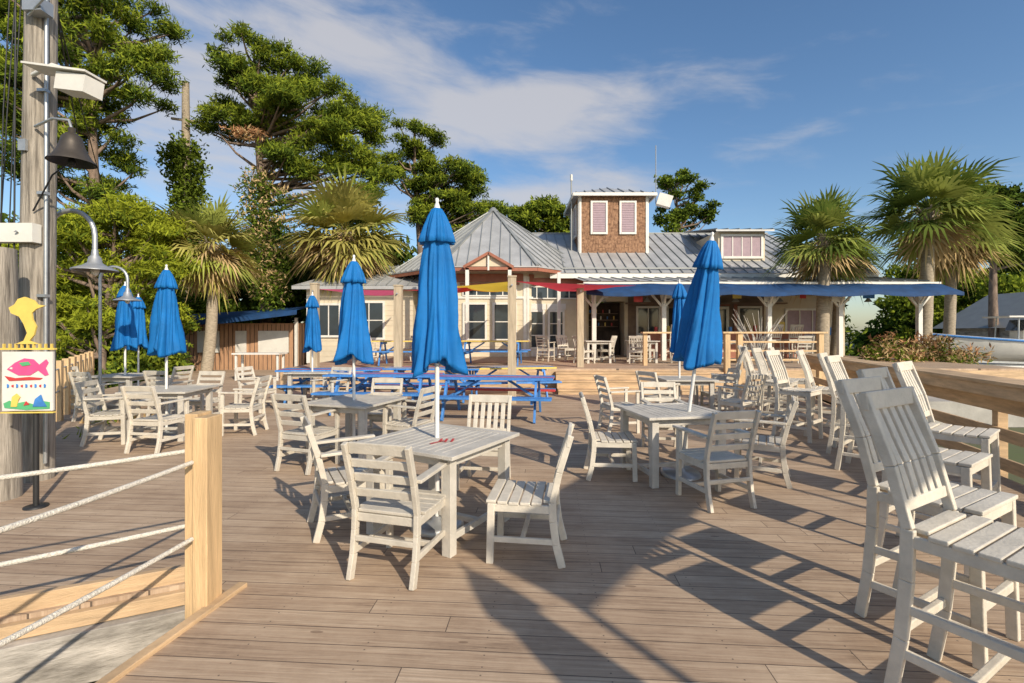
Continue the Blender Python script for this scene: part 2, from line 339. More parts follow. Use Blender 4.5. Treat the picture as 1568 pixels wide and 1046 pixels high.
# ---------------------------------------------------------------- umbrellas
def umb_mesh(seed,h=2.68,cl=1.33):
    r=random.Random(seed); m=MB()
    n=96; K=8; amp=[r.uniform(.65,1.2) for _ in range(K)]; tw=r.uniform(-.9,.9); ph=r.random()*6
    rows=[(0,.012,0),(.02,.045,.1),(.08,.08,.2),(.16,.115,.3),(.24,.145,.38),(.29,.158,.42),(.293,.135,.4),(.285,.105,.35),(.33,.108,.35),(.42,.125,.4),(.52,.138,.42),(.64,.15,.45),(.76,.16,.48),(.88,.175,.5),(1.0,.19,.52),(1.12,.205,.54),(1.22,.218,.55),(1.29,.228,.56),(cl,.232,.56),(cl-.01,.20,.56),(cl-.1,.15,.5)]
    P=[];F=[]
    for (dz,R0,a) in rows:
        z=h-.04-dz
        for k in range(n):
            t=2*pi*k/n; q=K*t/2+ph+tw*dz; sn=abs(math.sin(q)); idx=int(math.floor(q/pi))%K
            rr=R0*(1-a+a*sn**.62)*(1+(amp[idx]-1)*sn*min(1,dz*1.3))
            rr*=1+.09*math.sin(3*t+dz*5+ph)*min(1,dz)+.06*math.sin(17*t+dz*9)*sn
            zz=z-(.05*math.sin(t*2+ph)+.04*(amp[idx]-1)*4*sn+.02*sn)*max(0,(dz-.5))/.8 - (.03*sn*a if .2<dz<.3 else 0)
            P.append((rr*math.cos(t),rr*math.sin(t),zz))
    for i in range(len(rows)-1):
        for k in range(n): F.append((i*n+k,i*n+(k+1)%n,(i+1)*n+(k+1)%n,(i+1)*n+k))
    m.add(P,F,0,True)
    m.tube([(0,0,.03),(0,0,h-.02)],.019,12,1)
    m.rev((0,0,h-.05),[(.0,.09),(.012,.085),(.018,.07),(.012,.05),(.02,.03),(.028,.0)],12,1)
    m.rev((0,0,0),[(0,.09),(.04,.09),(.045,.06),(.2,.055),(.22,.03),(.22,0)],24,2)
    me=bpy.data.meshes.new('umbrella'); me.from_pydata(m.v,[],m.f)
    for k in(blue,polew,galv): me.materials.append(k)
    me.polygons.foreach_set('material_index',m.m); me.polygons.foreach_set('use_smooth',m.s); me.update(); return me
UM=[umb_mesh(s) for s in(3,5,8)]
def umb(i,x,y,rot=0,sc=1,lean=(0,0),z=0):
    o=place(UM[i],'patio_umbrella',None,(x,y,z),rot=(lean[0],lean[1],rot)); o.scale=(1,1,sc); return o
umb(0,-.62,4.0,.4); umb(1,-2.04,6.24,1,.96); umb(2,1.90,5.45,2,.99,(0,-.17)); umb(2,-5.36,7.5,3,.98); umb(0,-8.0,10,4,.98); umb(1,-9.35,12.1,2,.95)
umb(1,3.22,9.3,5,.97); umb(0,-4.5,10.9,6,.93)
umb(1,2.48,-.86,1,1.08)  # out of view, added to cast the shadow band across the near deck
m=MB(); cz=3.0; q=[(3.35,-1.55),(5.45,1.15),(4.35,1.95),(2.5,-.70)]
m.add([(x,y,cz) for x,y in q]+[(x,y,cz+.03) for x,y in q],[(3,2,1,0),(4,5,6,7)]+[(i,(i+1)%4,4+(i+1)%4,4+i) for i in range(4)],0)
for x,y in(q[1],q[0]): m.tube([(x,y,-.1),(x,y,cz+.1)],.03,10,1)
m.build('offscreen_shadow_canopy',[navy,galv])  # unseen canopy, added and shaped to throw the large deck shadow

# ---------------------------------------------------------------- picnic tables
def picnic(x,y,rz,cols,z=0):
    m=MB(); Ln=2.3
    for i in range(5): m.box((0,-.3+i*.15,.745),(Ln,.142,.038),cols[i])
    for s_ in(-1,1):
        for i in range(2): m.box((0,s_*(.62+i*.145),.44),(Ln,.138,.038),cols[(i+2)%5] if s_>0 else 0)
        X=s_*.8
        m.box((X,0,.70),(.04,.72,.09),0); m.box((X,0,.385),(.04,1.5,.09),0)
        for t in(-1,1): m.beam((X+.042*s_,t*.28,.72),(X+.042*s_,t*.66,0),.04,.09,0,up=(0,1,0))
        m.beam((X-.03*s_,0,.40),(X*.35,0,.70),.04,.08,0,up=(0,1,0))
    return m.build('picnic_table',[bluep,redm,yelp,pinkp],loc=(x,y,z),rz=rad(rz),bevel=.004)
picnic(-.35,9.3,-8,[0,0,1,0,0]); picnic(-4.2,11.3,6,[0,1,0,0,0]); picnic(-1.9,11.7,-4,[0,2,0,0,1]); picnic(-.1,12.0,10,[2,0,0,2,0]); picnic(-2.6,9.9,-5,[0,0,0,1,0])
picnic(-3.2,15.2,4,[2,0,2,0,2],.6); picnic(-.6,15.4,-6,[2,2,0,1,2],.6)

# ---------------------------------------------------------------- rope rail, posts
m=MB(); m.box((-1.80,2.86,.42),(.085,.15,1.38),0); m.box((-1.88,2.90,.435),(.075,.14,1.38),0)
for z in(.9,.46): m.tube([(-1.93,2.90,z),(-1.85,2.86,z-.05)],.013,8,1)
m.build('wooden_rail_post',[lumber,rope],bevel=.006)
def ropeline(p0,p1,sag,r=.0125,n=14):
    p0=Vector(p0);p1=Vector(p1); return [p0.lerp(p1,i/n)-Vector((0,0,sag*4*(i/n)*(1-i/n))) for i in range(n+1)]
m=MB()
for z in(.905,.465):
    m.tube(ropeline((-1.90,2.86,z),(-4.6,1.25,z),.05),.013,10,0)
    m.tube(ropeline((-1.84,2.78,z-.05),(-2.12,1.0,z-.05),.02),.013,10,0)
m.box((-4.66,1.2,.3),(.1,.1,1.6),1); m.box((-2.16,.95,.3),(.1,.1,1.6),1)
m.build('rope_railing',[rope,lumber])
m=MB()
a=Vector((-5.6,5.2,0)); b=Vector((-11.4,13.1,0)); k=12
for i in range(k):
    p=a.lerp(b,i/(k-1)); m.box((p.x,p.y,.35),(.10,.10,1.5),0,.4)
for z in(.95,.55): m.tube([a+Vector((0,0,z)),b+Vector((0,0,z))],.014,8,1)
m.build('left_deck_railing',[lumber,rope])
for (x,y,h) in((0,11.0,2.86),(-2.82,12,2.75),(-5.3,13,2.9),(2.0,14.2,3.0)):
    m=MB(); m.box((0,0,h/2),(.19,.19,h),0); m.box((0,0,h+.02),(.215,.215,.04),0); m.tube([(0,-.1,h-.18),(0,-.16,h-.18)],.02,8,1)
    m.build('shade_sail_post',[dpost,galv],loc=(x,y,0),bevel=.008)
def sail(a,b,c,mt,sag=.12):
    a,b,c=map(Vector,(a,b,c)); n=10; m=MB(); idx={};P=[]
    ctr=(a+b+c)/3
    for i in range(n+1):
        for j in range(n+1-i):
            u,v=i/n,j/n; w_=1-u-v; p=a*w_+b*u+c*v; e=27*u*v*w_; pin=.18*(4*u*v+4*v*w_+4*u*w_)*(1-e)
            p=p.lerp(ctr,pin*.8); p=p-Vector((0,0,sag*e)); idx[i,j]=len(P); P.append(p)
    F=[]
    for i in range(n):
        for j in range(n-i):
            F.append((idx[i,j],idx[i+1,j],idx[i,j+1]))
            if i+j<n-1: F.append((idx[i+1,j],idx[i+1,j+1],idx[i,j+1]))
    m.add(P,F,0,True); m.build('shade_sail',[mt])
sail((.05,11.0,2.78),(4.0,15.5,3.12),(1.9,19.3,3.25),sailr); sail((-.05,11.05,2.78),(-2.3,15.5,3.08),(0.0,19.0,3.2),saily)
sail((-2.9,12,2.66),(-6.4,15,2.98),(-4.4,19.8,3.15),sailp); sail((-2.75,12,2.66),(-.3,15.5,3.12),(-2.6,19.0,3.2),sailr)

# ---------------------------------------------------------------- bar counter along the right edge
m=MB(); a=Vector((4.45,2.4,0)); b=Vector((7.35,12.3,0)); dr=(b-a).normalized(); nn=Vector((dr.y,-dr.x,0))
for i in range(3):
    o=nn*(.0+.145*i); m.beam(a+o+Vector((0,0,1.06)),b+o+Vector((0,0,1.06)),.138,.04,0)
m.beam(a+nn*(-.02)+Vector((0,0,.97)),b+nn*(-.02)+Vector((0,0,.97)),.04,.14,0)
m.beam(a+nn*.2+Vector((0,0,.78)),b+nn*.2+Vector((0,0,.78)),.04,.16,0)
m.beam(a+nn*.2+Vector((0,0,.45)),b+nn*.2+Vector((0,0,.45)),.04,.14,0)
m.beam(a+nn*.2+Vector((0,0,.12)),b+nn*.2+Vector((0,0,.12)),.04,.14,0)
for i in range(7):
    p=a.lerp(b,i/6)+nn*.27; m.box((p.x,p.y,.4),(.1,.1,1.28),0,-.28)
m.build('bar_counter_rail',[lumberh],bevel=.005)
m=MB()
for x in(6.0,6.35,8.6): m.box((x,13.5,.75),(.14,.14,1.66),0)
m.box((7.3,13.5,1.61),(2.9,.22,.05),0)
for z in(1.35,1.1,.85): m.box((7.3,13.5,z),(2.6,.035,.05),0)
m.box((5.0,14.9,1.61),(2.0,.3,.05),0); m.box((4.1,14.9,1.1),(.12,.12,1.0),0)
m.build('platform_railing',[lumber],bevel=.005)

# ---------------------------------------------------------------- utility pole & lamps & sign
m=MB()
m.tube([(-5.22,5.3,-.7),(-5.20,5.3,2),(-5.16,5.3,5),(-5.12,5.3,9)],[.155,.15,.135,.12],20,0)
m.box((-5.36,5.14,2.66),(.62,.1,.20),1); m.rev((-5.2,5.07,2.66),[(0,.02),(.02,0)],8,2)
m.tube([(-5.02,5.2,.2),(-5.0,5.2,7)],.018,8,2); m.tube([(-5.30,5.14,1),(-5.26,5.14,8)],.008,6,3)
for z in(1.1,2.0,3.1,4.2,5.2): m.box((-5.03,5.19,z),(.09,.06,.03),2)
m.box((-5.14,5.13,1.8),(.12,.03,.18),2); m.box((-5.2,5.14,3.6),(.08,.03,.12),2)
m.tube([(-5.1,5.15,4.35),(-4.75,5.0,4.37),(-4.55,5.0,4.3)],.022,8,1)
m.beam((-4.62,5.0,4.17),(-4.28,4.95,4.11),.20,.17,1,up=(0,0,1)); m.beam((-4.95,5.0,4.34),(-4.25,4.94,4.22),.24,.02,1)
m.box((-5.02,5.12,5.05),(.2,.14,.14),2); m.tube([(-5.1,5.1,4.95),(-4.6,4.9,5.15)],.012,6,2)
m.tube([(-5.08,5.15,3.80),(-4.75,5.0,3.82),(-4.58,5.0,3.80),(-4.55,5.0,3.70)],.014,8,2)
m.rev((-4.55,5.0,3.36),[(.205,0),(.20,.012),(.165,.05),(.125,.12),(.10,.20),(.085,.26),(.05,.30),(.03,.31),(.03,.36),(0,.365)],24,4)
m.rev((-4.55,5.0,3.36),[(.195,.004),(.15,.06),(.09,.18),(0,.25)],24,3); m.rev((-4.55,5.0,3.35),[(0,-.03),(.025,-.02),(.035,.02),(.02,.06)],12,3)
m.tube([(-5.1,5.15,2.9),(-4.8,5.05,3.25),(-4.58,5.0,3.36)],.008,6,3)
m.build('utility_pole',[oldwood,whitep,galv,blackm,darkmet])
m=MB()
for i,(x,y) in enumerate(((-5.55,5.2),(-5.6,5.3),(-5.68,5.25))):
    m.tube([(x,y,.5),(x+.08+.06*i,y,4),(x+.25+.1*i,y+.1,9)],.006,6,0)
m.tube(ropeline((-5.1,5.2,6.3),(-22,26,7.0),.9),.012,6,0); m.tube(ropeline((-5.1,5.2,5.9),(-22,28,6.0),.9),.010,6,0)
m.build('overhead_cable',[blackm])
m=MB(); m.tube([(-4.96,4.68,-.7),(-4.98,4.68,1),(-5.0,4.68,2.42)],[.17,.165,.15],18,0); m.build('wooden_piling',[oldwood])
def lamp(x,y,h,ang=0,sc=1):
    m=MB(); r=.30*sc
    pts=[(0,0,0),(0,0,h-r)]+[(r-r*math.cos(t),0,h-r+r*math.sin(t)) for t in [pi*i/12 for i in range(1,13)]]+[(2*r,0,h-r-.22)]
    m.tube(pts,.026,10,0); m.rev((0,0,0),[(.09,0),(.09,.02),(.04,.05),(.04,.3),(.026,.32)],16,0)
    z=h-r-.22
    m.rev((2*r,0,z-.18),[(.22,0),(.215,.015),(.12,.055),(.07,.09),(.06,.15),(.035,.18),(.03,.24)],24,0)
    m.rev((2*r,0,z-.18),[(.21,.003),(.1,.05),(0,.07)],24,1); m.rev((2*r,0,z-.2),[(0,-.04),(.03,-.025),(.045,.02),(.03,.07)],12,2)
    return m.build('street_lamp',[galv,darkmet,whitep],loc=(x,y,0),rz=ang)
lamp(-5.42,5.62,3.02,-.05); lamp(-7.75,9.1,2.85,.1,.8)
S0=empty('fish_sign',(-4.42,4.42,0))
m=MB(); m.tube([(0.05,.02,0),(0.05,.02,1.0)],.022,10,0); m.rev((.05,.02,0),[(.0,.02),(.09,.015),(.09,0)],16,0); m.build('post',[blackm],parent=S0)
m=MB(); m.box((0,0,1.16),(.44,.025,.54),0); m.build('board',[whitep],parent=S0,rz=.05,bevel=.003)
m=MB(); m.box((0,-.002,1.455),(.48,.03,.016),0); m.box((0,-.002,.875),(.46,.03,.012),0)
for i in range(9): m.box((-.21+i*.052,-.002,1.48),(.010,.02,.045),0)
m.build('frame',[yelp],parent=S0,rz=.05)
def shape(pts,y,mt,nm,th=.006):
    m=MB(); n=len(pts); P=[(x,y,z) for x,z in pts]+[(x,y-th,z) for x,z in pts]
    m.add(P,[tuple(range(n)),tuple(range(n,2*n))[::-1]]+[(i,n+i,n+(i+1)%n,(i+1)%n) for i in range(n)],0); return m.build(nm,[mt],parent=S0,rz=.05)
fish=[(-.17,1.27),(-.10,1.33),(-.02,1.37),(.06,1.36),(.11,1.31),(.17,1.36),(.19,1.33),(.165,1.28),(.19,1.22),(.16,1.21),(.10,1.26),(.03,1.215),(-.07,1.215)]
shape(fish,-.014,pinkp,'fish'); shape([(-.06,1.33),(.02,1.34),(.04,1.31),(-.03,1.30)],-.021,greenp,'fish_stripe'); shape([(-.14,1.275),(-.13,1.29),(-.115,1.285),(-.12,1.27)],-.021,whitep,'fish_eye')
shape([(-.19,1.21),(-.10,1.19),(.02,1.20),(.14,1.19),(.12,1.175),(-.02,1.17),(-.15,1.165)],-.014,redm,'lettering')
for i in range(9): shape([(-.17+i*.04,1.10+.012*(i%2)),(-.17+i*.04,1.125+.012*((i+1)%2)),(-.155+i*.04,1.13),(-.155+i*.04,1.105)],-.014,(bluep,redm)[i%2],'letter')
shape([(-.19,.92),(-.2,.96),(-.15,.985),(-.09,.96),(-.02,.975),(.06,.95),(.14,.98),(.2,.97),(.2,.91),(0,.90)],-.014,greenp,'seaweed')
shape([(-.13,.93),(-.12,1.02),(-.08,1.05),(-.05,1.02),(-.07,.98),(-.08,.93)],-.021,yelp,'seahorse'); shape([(.06,.93),(.08,1.0),(.13,1.04),(.15,.98),(.18,.93)],-.021,bluep,'crab'); shape([(-.02,.94),(0,.98),(.03,.95)],-.021,redm,'shell')
shape([(-.10,1.50),(-.03,1.53),(.0,1.60),(-.03,1.68),(-.07,1.75),(-.14,1.78),(-.16,1.83),(-.11,1.86),(-.08,1.91),(-.02,1.93),(.06,1.90),(.09,1.86),(.16,1.85),(.08,1.82),(.04,1.78),(.05,1.72),(.08,1.66),(.06,1.58),(.02,1.53),(.10,1.50)],0.0,yelp,'pelican_cutout',.015)

# ---------------------------------------------------------------- restaurant building
B=empty('restaurant_building')
FZ=.6
walls=MB(); trim=MB(); gl=MB(); roof=MB(); seams=MB(); br=MB(); sh=MB(); inner=MB(); pw=MB(); art=MB()
def window(O,u,n,x0,x1,z0,z1,nx=1,nz=1,pane=gl,fw=.09):
    pane.wb(O,u,n,x0,x1,z0,z1,.0,.03)
    trim.wb(O,u,n,x0-fw,x0,z0-fw,z1+fw,0,.07); trim.wb(O,u,n,x1,x1+fw,z0-fw,z1+fw,0,.07)
    trim.wb(O,u,n,x0,x1,z1,z1+fw,0,.068); trim.wb(O,u,n,x0,x1,z0-fw,z0,0,.085)
    for i in range(1,nx): x=x0+(x1-x0)*i/nx; trim.wb(O,u,n,x-.02,x+.02,z0,z1,.03,.055)
    for i in range(1,nz): z=z0+(z1-z0)*i/nz; trim.wb(O,u,n,x0,x1,z-.02,z+.02,.03,.052)
cx,cy=-.94,24.2; ap=3.75; Ro=4.75/math.cos(pi/8)*1.0; Rw=ap/math.cos(pi/8); ez=4.3; pz=7.75
oc=[(cx+Rw*math.cos(pi/8+k*pi/4),cy+Rw*math.sin(pi/8+k*pi/4)) for k in range(8)]
walls.prism(oc,FZ-.4,4.3)
for k in range(8):
    A=Vector((*oc[k],0)); Bp=Vector((*oc[(k+1)%8],0)); u=(Bp-A).normalized(); n=Vector((u.y,-u.x,0)); Lw=(Bp-A).length
    for z in[FZ+.22*i for i in range(1,12)]: walls.wb(A,u,n,.0,Lw,z,z+.018,0,.014)
    trim.wb(A,u,n,0,.13,FZ,4.0,.0,.04); trim.wb(A,u,n,Lw-.13,Lw,FZ,4.0,.0,.04)
    br.wb(A,u,n,.14,Lw-.14,3.75,4.1,.0,.06); br.wb(A,u,n,.3,Lw-.3,3.62,3.72,.075,.11); trim.wb(A,u,n,.13,Lw-.13,3.05,3.15,0,.05)
    window(A,u,n,.45,Lw-.45,3.2,3.62,4,1,fw=.05)
    if k in(4,5,6): 
        window(A,u,n,.5,1.35,FZ+.75,FZ+2.2,1,2); window(A,u,n,Lw-1.35,Lw-.5,FZ+.75,FZ+2.2,1,2)
    if k==7: window(A,u,n,.6,Lw-.6,FZ+.05,FZ+2.15,2,1)
er=[Vector((cx+Ro*math.cos(pi/8+k*pi/4),cy+Ro*math.sin(pi/8+k*pi/4),ez)) for k in range(8)]; apx=Vector((cx,cy,pz))
for k in range(8):
    a_,b_=er[k],er[(k+1)%8]
    roof.add([a_,b_,apx,a_-Vector((0,0,.05)),b_-Vector((0,0,.05))],[(0,1,2),(0,3,4,1)])
    roof.add([a_-Vector((0,0,.06)),b_-Vector((0,0,.06)),(cx,cy,ez-.06)],[(0,2,1)])
    br.beam(a_-Vector((0,0,.14)),b_-Vector((0,0,.14)),.04,.13,0)
    mid=(a_+b_)/2; nrm=((b_-a_).cross(apx-a_)).normalized()
    if nrm.z<0: nrm=-nrm
    ns=9
    for i in range(ns):
        t=(i+.5)/ns; s0=a_.lerp(b_,t); fr=min(t,1-t)*2; s1=s0+(apx-mid)*fr*.985
        seams.beam(s0+nrm*.02,s1+nrm*.02,.03,.05,0,up=nrm)
    seams.beam(a_+Vector((0,0,.03)),apx+Vector((0,0,.05)),.14,.05,0)
seams.rev((cx,cy,pz-.1),[(.3,0),(.1,.22),(0,.25)],8,0)
gy=19.25
for s_ in(-1,1):
    roof.add([(cx,gy,4.85),(cx+s_*1.0,gy,4.28),(cx+s_*1.0,19.9,4.33),(cx,20.6,4.86)],[(0,1,2,3)]); 
    br.beam((cx,gy-.02,4.79),(cx+s_*1.0,gy-.02,4.22),.04,.11,0,up=(0,0,1))
    trim.box((cx+s_*.85,gy+.1,2.4),(.14,.14,3.6))
walls.add([(cx-.9,gy+.12,4.27),(cx+.9,gy+.12,4.27),(cx,gy+.12,4.78)],[(0,1,2)]); trim.beam((cx,gy+.05,4.1),(cx,gy+.05,4.75),.07,.07); br.box((cx,gy+.08,4.18),(1.9,.1,.12))
for x in(-3.6,1.9): trim.box((x,19.6,2.3),(.13,.13,3.5))
O=Vector((.3,20.7,0)); u=Vector((1,0,0)); n=Vector((0,-1,0))
walls.box((1.75,22,2.45),(2.9,2.6,3.7))
for z in[FZ+.22*i for i in range(1,15)]: walls.wb(O,u,n,0,2.9,z,z+.018,0,.014)
for x in(.35,1.2): window(O,u,n,x+.12,x+.66,FZ+.4,FZ+1.9,1,3); trim.wb(O,u,n,x,x+.8,FZ,FZ+.3,0,.04); trim.wb(O,u,n,x,x+.8,FZ+2.0,FZ+2.25,0,.04)
br.wb(O,u,n,0,2.9,3.7,3.95,0,.07); window(O,u,n,.3,2.6,3.1,3.55,5,1,fw=.05)
walls.box((-6.6,22.5,1.95),(4.6,3.0,3.4)); Ol=Vector((-8.9,21.0,0))
for z in[FZ+.22*i for i in range(0,13)]: walls.wb(Ol,u,n,0,4.6,z,z+.018,0,.014)
window(Ol,u,n,.5,1.4,1.5,2.8,2,1); window(Ol,u,n,2.1,3.3,1.4,2.9,2,2); trim.wb(Ol,u,n,3.8,4.0,.3,3.6,0,.06); trim.wb(Ol,u,n,0,.16,.3,3.6,0,.06)
roof.add([(-9.3,20.4,3.6),(-3.6,20.4,3.6),(-3.6,24.5,5.0),(-7.6,24.5,5.0),(-9.3,25.5,3.6)],[(0,1,2,3),(0,3,4)])
roof.add([(-9.3,20.4,3.59),(-3.6,20.4,3.59),(-3.6,20.4,3.45),(-9.3,20.4,3.45)],[(0,3,2,1)])
for i in range(12): x=-8.9+i*.45; seams.beam((x,20.4,3.63),(max(x,-7.7)if x<-7.7 else x,20.4+4.1*(min(1,(x+9.4)/1.7)),3.63+1.4*(min(1,(x+9.4)/1.7))),.03,.05,0)
# main wing
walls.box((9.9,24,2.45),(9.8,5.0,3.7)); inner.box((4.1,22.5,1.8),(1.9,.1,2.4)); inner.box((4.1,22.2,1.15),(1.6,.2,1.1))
for zz in(1.9,2.2,2.5): pw.box((4.1,22.4,zz),(1.6,.1,.04)); 
for i in range(14): art.box((3.4+i*.1,22.33,2.0+.3*(i%3)),(.05,.05,.13+.03*(i%2)),i%4)
walls.box((3.15,21.6,2.45),(.5,.3,3.7)); walls.box((4.1,21.6,3.65),(1.9,.3,1.3))
Ow=Vector((5.0,21.5,0))
for z in[FZ+.22*i for i in range(1,15)]: walls.wb(Ow,u,n,6.3,9.8,z,z+.018,0,.014)
pw.wb(Ow,u,n,.15,6.2,FZ,3.6,0,.012)  # dark sheet over the cream wall, porch shade put into its colour
window(Ow,u,n,.6,1.5,1.6,2.7,2,1); window(Ow,u,n,3.1,4.5,1.5,2.65,3,1,fw=.12); br.wb(Ow,u,n,2.95,4.65,2.80,2.9,0,.08); window(Ow,u,n,5.1,6.0,FZ,FZ+2.1,1,2); window(Ow,u,n,7.2,8.9,1.5,2.6,3,1,pane=sh)
for i in range(7): x=6.4+i*.45; art.wb(Ow,u,n,x,x+.28,1.5+.2*(i%2),1.85+.25*(i%3),.02,.05,i%4) if not 7.0<x<9.0 else None
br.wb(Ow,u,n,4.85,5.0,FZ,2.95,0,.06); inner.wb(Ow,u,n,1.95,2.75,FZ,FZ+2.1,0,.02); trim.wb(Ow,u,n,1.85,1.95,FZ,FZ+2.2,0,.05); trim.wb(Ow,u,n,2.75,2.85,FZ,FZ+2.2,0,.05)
br.box((8.6,19.6,1.1),(6.2,.5,1.0)); trim.box((8.6,19.55,1.63),(6.4,.65,.05)); pw.box((8.5,21.2,2.9),(7,.3,.06))
for i in range(12): art.box((5.8+i*.5,19.5,1.75),(.1,.1,.2+.06*(i%3)),i%4)
for i in range(9): art.box((3.4+i*1.2,17.62,2.93-.1*(i%2)),(.22+.1*(i%3),.02,.14+.06*(i%2)),(3,0,3,2,1)[i%5])
for i in range(7): seams.tube([(3.5+i*1.7,18.6,3.3),(3.5+i*1.7,18.6,2.95)],.01,5,0); seams.rev((3.5+i*1.7,18.6,2.8),[(.14,0),(.05,.12),(.02,.16)],12,0)
e0,e1,r0,r1=Vector((1.6,20.3,4.12)),Vector((15.4,20.3,4.12)),Vector((1.0,26,6.95)),Vector((13.7,26,6.95))
roof.add([e0,e1,r1,r0],[(0,1,2,3)]); roof.add([e1,Vector((15.4,31,4.12)),r1],[(0,1,2)]); roof.add([r0,r1,Vector((15.4,31,4.12)),Vector((1,31,4.12))],[(0,1,2,3)])
nf=Vector((0,-2.83,5.7)).normalized()
for i in range(31):
    x=1.8+i*.45; t=1.0 if x<13.7 else (15.4-x)/1.7
    seams.beam(Vector((x,20.3,4.12))+nf*.02,Vector((x,20.3+5.7*t,4.12+2.83*t))+nf*.02,.03,.05,0,up=nf)
seams.beam(r0,r1,.2,.06,0); trim.box((8.5,20.33,4.0),(13.8,.05,.2))
seams.box((8.2,20.6,4.36),(12.6,.05,.06),0)
roof.add([(2.6,17.6,3.5),(15.6,17.6,3.42),(15.2,20.5,3.95),(2.6,20.5,3.95)],[(0,1,2,3)]); trim.box((9.1,17.6,3.42),(13,.06,.08))
for i in range(28): seams.beam((2.8+i*.46,17.6,3.5),(2.8+i*.46,20.5,3.98),.03,.04,0)
# dormer
walls.box((10.35,23.1,5.45),(2.1,2.6,1.5)); Od=Vector((9.3,21.8,0)); window(Od,u,n,.2,1.9,5.05,5.95,4,1,pane=sh,fw=.1)
roof.add([(9.05,21.45,6.2),(11.65,21.45,6.2),(11.65,25.6,6.9),(9.05,25.6,6.9),(9.05,21.45,6.12),(11.65,21.45,6.12)],[(0,1,2,3),(0,4,5,1)])
for i in range(6): seams.beam((9.1+i*.5,21.45,6.23),(9.1+i*.5,25.6,6.93),.03,.05,0)
# cupola tower
tw=MB(); tx,ty,th_=4.8,24.5,1.62
tw.box((tx,ty,6.6),(2*th_,2*th_,3.1))
for face in range(4):
    a_=face*pi/2; uu=Vector((math.cos(a_),math.sin(a_),0)); n2=Vector((math.sin(a_),-math.cos(a_),0)); O2=Vector((tx,ty,0))+n2*th_-uu*th_
    for i in range(17):
        z=5.1+i*.18
        x=0
        while x<2*th_-.05:
            wd=R.uniform(.1,.22); wd=min(wd,2*th_-x); tw.wb(O2,uu,n2,x+.004,x+wd-.004,z,z+.185,0,R.uniform(.012,.035)); x+=wd
    for xx in(.62,1.98):
        window(O2+n2*.03,uu,n2,xx,xx+.62,6.35,7.75,1,1,pane=sh,fw=.09)
        for i in range(12): sh.wb(O2+n2*.05,uu,n2,xx+.03,xx+.59,6.4+i*.11,6.4+i*.11+.05,0,.025)
    trim.wb(O2,uu,n2,0,.1,5.1,8.1,.0,.05); trim.wb(O2,uu,n2,2*th_-.1,2*th_,5.1,8.1,.0,.052)
tw.build('tower_walls',[shing],parent=B)
q=[(tx-1.95,ty-1.95,8.15),(tx+1.95,ty-1.95,8.15),(tx+1.95,ty+1.95,8.15),(tx-1.95,ty+1.95,8.15)]
roof.add(q+[(tx,ty,8.95)],[(0,1,4),(1,2,4),(2,3,4),(3,0,4)]); roof.add([(x,y,8.1) for x,y,z in q],[(0,3,2,1)])
for i in range(4): trim.beam((q[i][0],q[i][1],8.08),(q[(i+1)%4][0],q[(i+1)%4][1],8.08),.06,.14,0)
for i in range(9): seams.beam((tx-1.8+i*.45,ty-1.95,8.18),(tx-1.8+i*.45,ty-1.95*abs(-1.8+i*.45)/1.95,8.18+.8*(1-abs(-1.8+i*.45)/1.95)),.03,.04,0)
seams.tube([(6.9,23.2,7.8),(6.9,23.2,10.6)],.02,6,0); seams.tube([(2.85,23.2,5.5),(2.85,23.2,9.0)],.035,8,0); trim.tube([(2.85,23.2,8.9),(2.85,23.2,9.2)],.06,8,0)
trim.beam((6.9,22.9,7.95),(7.5,22.8,7.75),.35,.55,0)
for x in(3.0,5.55,7.2,9.4,12.0,14.9):
    trim.box((x,17.7,1.95),(.15,.15,2.75))
    for s_ in(-1,1):
        trim.beam((x,17.7,2.5),(x+s_*.55,17.7,3.15),.07,.07); trim.beam((x,17.7,2.6),(x,17.7-s_*.3,3.0),.06,.06)
trim.box((9,17.7,3.25),(12.4,.12,.13))
nv=MB()
nx=44
for i in range(nx):
    x0=2.55+i*.295; x1=x0+.295; s0=.08*abs(math.sin(x0*1.25)); s1=.08*abs(math.sin(x1*1.25))
    P=[(x0,16.6,3.05-s0),(x1,16.6,3.05-s1),(x1,17.5,3.40-s1*.5),(x0,17.5,3.40-s0*.5),(x0,16.6,2.93-s0),(x1,16.6,2.93-s1)]
    nv.add(P,[(0,1,2,3),(4,5,1,0)],0,True)
nv.build('awning',[navy],parent=B)
walls.build('walls',[creamw],parent=B); trim.build('white_trim',[whitep],parent=B); gl.build('windows',[glass],parent=B); roof.build('roof',[roofm],parent=B); seams.build('roof_seams',[seam],parent=B); br.build('brown_trim',[brown],parent=B); sh.build('shutters',[shutter],parent=B); inner.build('dark_doorway',[interior],parent=B); pw.build('shade_toned_porch_wall',[porchw],parent=B); art.build('porch_signs_and_bottles',[redm,yelp,bluep,whitep],parent=B)
Bo=empty('storage_shed'); m=MB()
m.box((-12.6,22.5,.75),(6.0,.3,2.6),0)
for i in range(30): m.box((-15.5+i*.2,22.34,.75),(.012,.03,2.5),1)
m.build('board_wall',[panelo,slotm],parent=Bo)
m=MB()
for x,w_ in((-14.0,1.0),(-12.5,.5),(-11.0,1.4)): m.box((x,22.3,1.2),(w_,.05,1.0),0)
m.box((-9.9,22.2,.9),(.12,.12,2.8),0); m.build('white_panels',[whitep],parent=Bo)
m=MB(); m.add([(-15.8,20.9,2.05),(-12.5,20.8,2.2),(-9.3,20.9,2.6),(-9.3,23.5,2.95),(-12.5,23.5,2.7),(-15.8,23.5,2.5),(-15.8,20.88,1.85),(-12.5,20.78,2.0),(-9.3,20.88,2.4)],[(0,1,4,5),(1,2,3,4),(0,6,7,1),(1,7,8,2)],0,True); m.build('blue_tarp_roof',[navy],parent=Bo)
m=MB(); m.box((-8.6,16.5,.9),(1.6,.6,.05),0)
